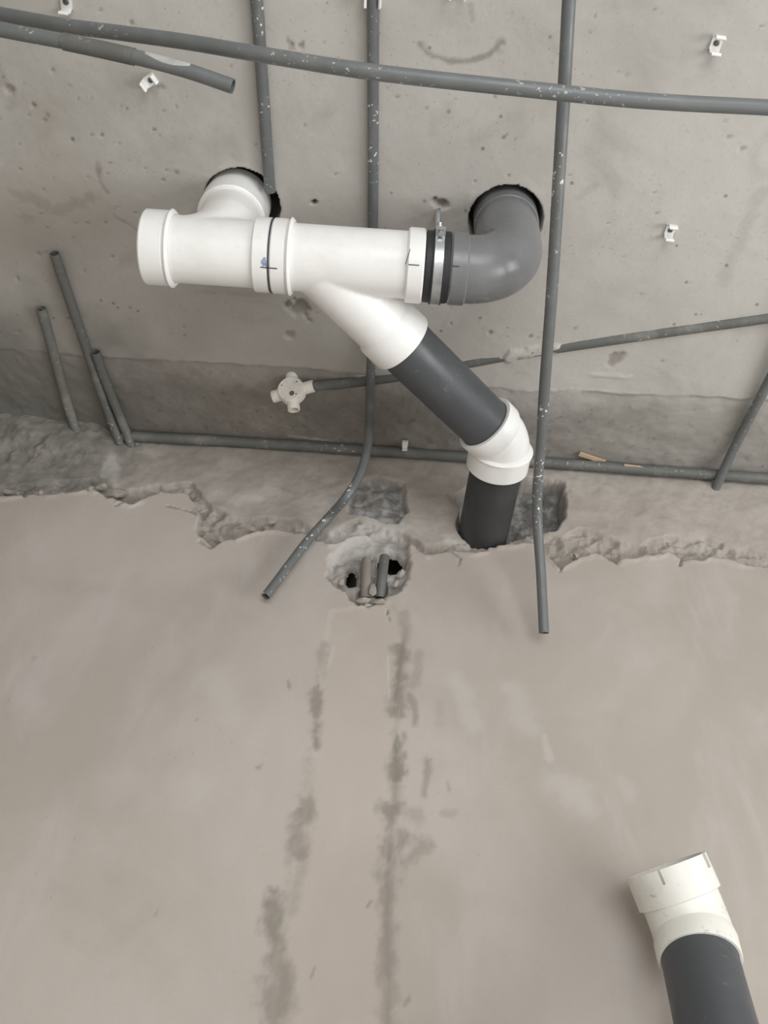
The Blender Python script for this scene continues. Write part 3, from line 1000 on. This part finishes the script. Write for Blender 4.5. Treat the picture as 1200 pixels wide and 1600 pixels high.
# upper socket with two saw notches cut into its rim
SEG = 96
u, v = frame_of(UD)
L = 0.052
vo, fo = [], []
prof = [(0.0, .0565), (0.003, .0635), (L * 0.60, .0635), (L, .0632), (L, .0572), (L * 0.60, .0572), (0.0, .0560)]
toC = (V3(CAM) - PT)
ang_c = math.atan2(toC.dot(v), toC.dot(u))
notch = []
cam_r = V3(RT)
sgn = 1 if (u * math.cos(ang_c + .5) + v * math.sin(ang_c + .5)).dot(cam_r) > (u * math.cos(ang_c) + v * math.sin(ang_c)).dot(cam_r) else -1
for da, wid in ((-0.22, 1), (1.05, 3)):
    k0 = int(round((ang_c + sgn * da) / (2 * math.pi) * SEG))
    notch += [(k0 + j) % SEG for j in range(wid)]
S0 = PT + UD * 0.040
for k in range(SEG):
    a = 2 * math.pi * k / SEG
    for t, r in prof:
        vo.append(tuple(S0 + UD * t + (u * math.cos(a) + v * math.sin(a)) * r))
m_ = len(prof)
for k in range(SEG):
    l = (k + 1) % SEG
    for j in range(m_):
        i2 = (j + 1) % m_
        if k in notch and j in (2, 3, 4):
            continue
        fo.append((k * m_ + j, l * m_ + j, l * m_ + i2, k * m_ + i2))
    if k in notch:
        fo.append((k * m_ + 2, l * m_ + 2, l * m_ + 5, k * m_ + 5))
        if (k - 1) % SEG not in notch:
            fo.append(tuple(k * m_ + j for j in (2, 3, 4, 5)))
        if l not in notch:
            fo.append(tuple(l * m_ + j for j in (5, 4, 3, 2)))
link_mesh('upper_socket', vo, fo, WHITE_DUSTY, sb, smooth=30)


# ------------------------------------------------------------------ conduits
def conduit(pts, r, mat, label, wall=0.0018, n=10, seg=20, group=None):
    p = catmull(pts, n)
    ob = link_mesh('conduit', *_hollow([(c, t, r) for c, t in zip(p, tangents(p))], [(c, t, r - wall) for c, t in zip(p, tangents(p))], seg), mat)
    return tag(ob, label, 'conduit', group)


conduit([at(-380, -40, 1.60), at(-180, -10, 1.50), at(0, 22, 1.41), at(100, 40, 1.36), at(200, 53, 1.32), at(300, 67, 1.285), at(400, 84, 1.255),
         at(585, 113, 1.23), at(820, 139, 1.23), at(1000, 157, 1.24), at(1200, 168, 1.25), at(1400, 178, 1.26)], .0106, CONDUIT,
        'long grey conduit crossing in front of the others along the top')
short = thing('conduit', at(-150, 22, 1.275), 'short grey conduit with a sleeve, its cut end hanging at upper left', 'conduit')
sp = catmull([at(-300, -6, 1.30), at(-120, 20, 1.29), at(0, 46, 1.28), at(100, 65, 1.275), at(210, 89, 1.27), at(290, 110, 1.265), at(364, 135, 1.265)], 10)
link_mesh('tube', *_hollow([(c, t, .0103) for c, t in zip(sp, tangents(sp))], [(c, t, .0088) for c, t in zip(sp, tangents(sp))], 24), CONDUIT, short)
cp = sp[30:41]
link_mesh('sleeve', *_hollow([(c, t, .0118) for c, t in zip(cp, tangents(cp))], [(c, t, .0103) for c, t in zip(cp, tangents(cp))], 24), CONDUIT_DUSTY, short)

V, Fc = [], []
for i, (c, t) in enumerate(zip(sp[42:52], tangents(sp)[42:52])):    # whitish plaster wiped along its upper side
    uu = (V3((0, -1, -0.15)) - t * t.dot(V3((0, -1, -0.15)))).normalized()
    ww = t.cross(uu)
    for k in range(7):
        a = (-1.1 + 2.2 * k / 6) * (0.35 + 0.65 * math.sin(math.pi * (i + 0.3) / 10)) - 0.25
        V.append(tuple(c + (uu * math.cos(a) + ww * math.sin(a)) * 0.0106))
Fc = [(i * 7 + k, i * 7 + k + 1, i * 7 + k + 8, i * 7 + k + 7) for i in range(9) for k in range(6)]
link_mesh('plaster_smear', V, Fc, WASH, short)

conduit([on_ceiling(376, -260, .0108), on_ceiling(392, -80, .0108), on_ceiling(401, 0, .0108), on_ceiling(408, 100, .0108), on_ceiling(415, 200, .0108),
         on_ceiling(422, 299, .0108)], .0105, CONDUIT_SPECKLED, 'grey conduit on the ceiling ending at the white tee')
conduit([on_ceiling(582, -260, .0105), on_ceiling(583, -60, .0105), on_ceiling(583, 150, .0105), on_ceiling(583, 300, .0105), on_ceiling(581, 450, .0105),
         on_ceiling(580, 545, .0150), on_ceiling(579, 595, .0220), on_ceiling(578, 630, .022), at(577, 660, 2.00), at(574, 700, 1.965), at(562, 742, 1.93), at(540, 778, 1.90),
         on_wall(512, 810, .030), on_wall(480, 846, .026), on_wall(448, 888, .026), on_wall(415, 932, .026)], .0098, CONDUIT_SPECKLED,
        'grey conduit passing behind the wye and curling down to the left on the wall')
conduit([at(902, -260, 1.20), at(893, -60, 1.245), at(889, 0, 1.27), at(881, 150, 1.335), at(872, 300, 1.405), at(862, 460, 1.495), at(852, 590, 1.60),
         at(845, 690, 1.69), at(840, 760, 1.755), at(840, 820, 1.785), at(845, 890, 1.775), at(850, 989, 1.735)], .0100, CONDUIT_SPECKLED,
        'speckled grey conduit hanging past the grey elbow down to the wall')
conduit([on_ceiling(1420, 462, -.003), on_ceiling(1200, 496, -.003), on_ceiling(1050, 517, -.003), on_ceiling(885, 541, -.005), on_ceiling(830, 550, -.009),
         on_ceiling(775, 559, -.009), on_ceiling(735, 566, -.006), on_ceiling(640, 585, -.004), on_ceiling(560, 596, .000), on_ceiling(490, 604, .014)], .0120, CONDUIT_DUSTY,
        'grey conduit half buried in the ceiling, leading to the junction box')
conduit([V3((-0.635, YW - .010, ZC - .022)), V3((-0.3, YW - .008, ZC - .012)), V3((0.2, YW - .010, ZC - .012)), V3((0.7, YW - .013, ZC - .016)),
         V3((1.1, YW - .013, ZC - .018))], .0125, CONDUIT_DUSTY, 'dusty conduit laid along the corner where wall meets ceiling')
conduit([on_ceiling(85, 396, .016), on_ceiling(108, 465, .012), on_ceiling(150, 588, .010), on_ceiling(172, 652, .016), on_wall(193, 706, -.02)], .0105,
        CONDUIT_DUSTY, 'longest of the three dusty conduit ends at the left corner')
conduit([on_ceiling(64, 482, .010), on_ceiling(82, 545, .003), on_ceiling(108, 640, .006), on_wall(130, 700, -.02)], .0110,
        CONDUIT_CRUST, 'leftmost dusty conduit end at the left corner, crusted with cement')
conduit([on_ceiling(149, 550, .014), on_ceiling(165, 595, .012), on_ceiling(191, 660, .018), on_wall(210, 708, -.02)], .0105,
        CONDUIT_DUSTY, 'shortest dusty conduit end at the left corner, beside the longest')
conduit([on_ceiling(1330, 330, .024), on_ceiling(1245, 508, .024), on_ceiling(1200, 598, .018), on_ceiling(1150, 694, .014), on_wall(1112, 776, -.03)], .0105, CONDUIT,
        'grey conduit on the ceiling entering the wall at far right')
# stubs in the broken pocket
for (a, b, lab, cm) in (((573, 874), (571, 934), 'cement-crusted conduit stub in the wall pocket, left of its pair', CONDUIT_CRUST2),
                    ((601, 870), (593, 934), 'conduit stub in front of the round wall hole, right of its pair', CONDUIT_DUSTY)):
    conduit([on_wall(*a, .006), on_wall((a[0] + b[0]) / 2, (a[1] + b[1]) / 2, .002), on_wall(*b, -.014)], .0105, cm, lab)

# ------------------------------------------------------------------ junction box
bc = V3(on_ceiling(456, 611, .030))
jb = thing('junction_box', bc, 'round cream four-way conduit box, cement stained, on the ceiling below the tee', 'junction box')
nz = V3((-0.22, -0.85, -0.42)).normalized()      # the flat face looks this way
ux = V3((0.93, -0.02, 0.14))
ux = (ux - nz * ux.dot(nz)).normalized()
uy = nz.cross(ux)
link_mesh('body', *rings([(bc - nz * .016, nz, .001), (bc - nz * .016, nz, .026), (bc - nz * .012, nz, .030), (bc + nz * .011, nz, .030), (bc + nz * .014, nz, .0275),
                          (bc + nz * .014, nz, .001)], seg=40), BOXM, jb)
for ang, ln in ((0.10, .050), (1.55, .042), (3.25, .046), (4.75, .046)):
    d = ux * math.cos(ang) + uy * math.sin(ang)
    c0 = bc - nz * .003
    sp_ = link_mesh('spout', *rings([(c0 + d * t, d, r) for t, r in ((.018, .0138), (ln - .002, .0138), (ln, .0131), (ln, .0106), (.02, .0106))], seg=24), BOXM, jb)
hp = bc + nz * .0142 + uy * (-.013) + ux * .004
link_mesh('cable_hole', *rings([(hp, nz, .0001), (hp, nz, .0052), (hp + nz * .0008, nz, .0058), (hp + nz * .0008, nz, .0052), (hp + nz * .0003, nz, .0001)], seg=16), CONDUIT_DUSTY, jb)
for a in (0.7, 2.6, 5.4):
    sc_p = bc + nz * .0143 + (ux * math.cos(a) + uy * math.sin(a)) * .021
    link_mesh('screw_hole', *rings([(sc_p, nz, .0001), (sc_p, nz, .0016), (sc_p + nz * .0004, nz, .0013), (sc_p + nz * .0002, nz, .0001)], seg=10), INK, jb)


# ------------------------------------------------------------------ clips
def arm_mesh(s):
    """one springy arm of the clip: swept strip curving up and inwards"""
    prof = []
    for k in range(9):
        a = -0.9 + 1.65 * k / 8
        prof.append((s * (0.0125 * math.cos(a)), 0.0120 + 0.0125 * math.sin(a)))
    prof.append((s * 0.0112, 0.0232))
    V, Fc = [], []
    for i, (y, z) in enumerate(prof):
        for x in (-.008, .008):
            V += [(x, y, z), (x, y + s * 0.0018, z + 0.0003)]
    for i in range(len(prof) - 1):
        b, t = i * 4, i * 4 + 4
        Fc += [(b, b + 2, t + 2, t), (b + 1, t + 1, t + 3, b + 3), (b, t, t + 1, b + 1), (b + 2, b + 3, t + 3, t + 2)]
    e = (len(prof) - 1) * 4
    Fc += [(0, 1, 3, 2), (e, e + 2, e + 3, e + 1)]
    return V, Fc


CLIP_GROUP = 'white conduit clips on the ceiling'


def clip(px, py, rotz, label, scale=1.0, off=0.0, loc=None):
    p = V3(loc) if loc is not None else V3(on_ceiling(px, py, off))
    root = thing('conduit_clip', p, label, 'clip', CLIP_GROUP)
    m = Matrix.Rotation(rotz, 3, 'Z') @ Matrix.Rotation(math.pi, 3, 'X') * scale
    tr = lambda vf: ([tuple(p + m @ V3(q)) for q in vf[0]], vf[1])
    link_mesh('clip_base', *tr(box((0, 0, 0.0018), .018, .020, .0036)), CLIPM, root, smooth=0)
    for s in (-1, 1):
        link_mesh('clip_arm', *tr(arm_mesh(s)), CLIPM, root, smooth=35)
    link_mesh('screw', *tr(rings([(V3((0, 0, z)), V3((0, 0, 1)), r) for z, r in ((.003, .0001), (.003, .0050), (.005, .0046), (.0062, .002), (.0056, .0001))], seg=14)),
              RUSTY, root)


clip(1119, 66, 0.05, 'white conduit clip at upper right, above the long crossing conduit')
clip(1047, 358, 0.05, 'white conduit clip on bare ceiling right of the speckled conduit')
clip(236, 124, 1.0, 'white conduit clip just below the short sleeved conduit')
clip(104, 2, 0.1, 'white conduit clip near the upper left corner above the conduits')
clip(583, -2, math.pi / 2, 'white clip gripping the middle conduit at the top edge')
clip(715, -14, math.pi / 2, 'white clip at the top edge right of the middle conduit')
clip(633, 700, 0.0, 'small white clip in the corner beside the white bend', 0.75, loc=on_ceiling(633, 692, 0.006))
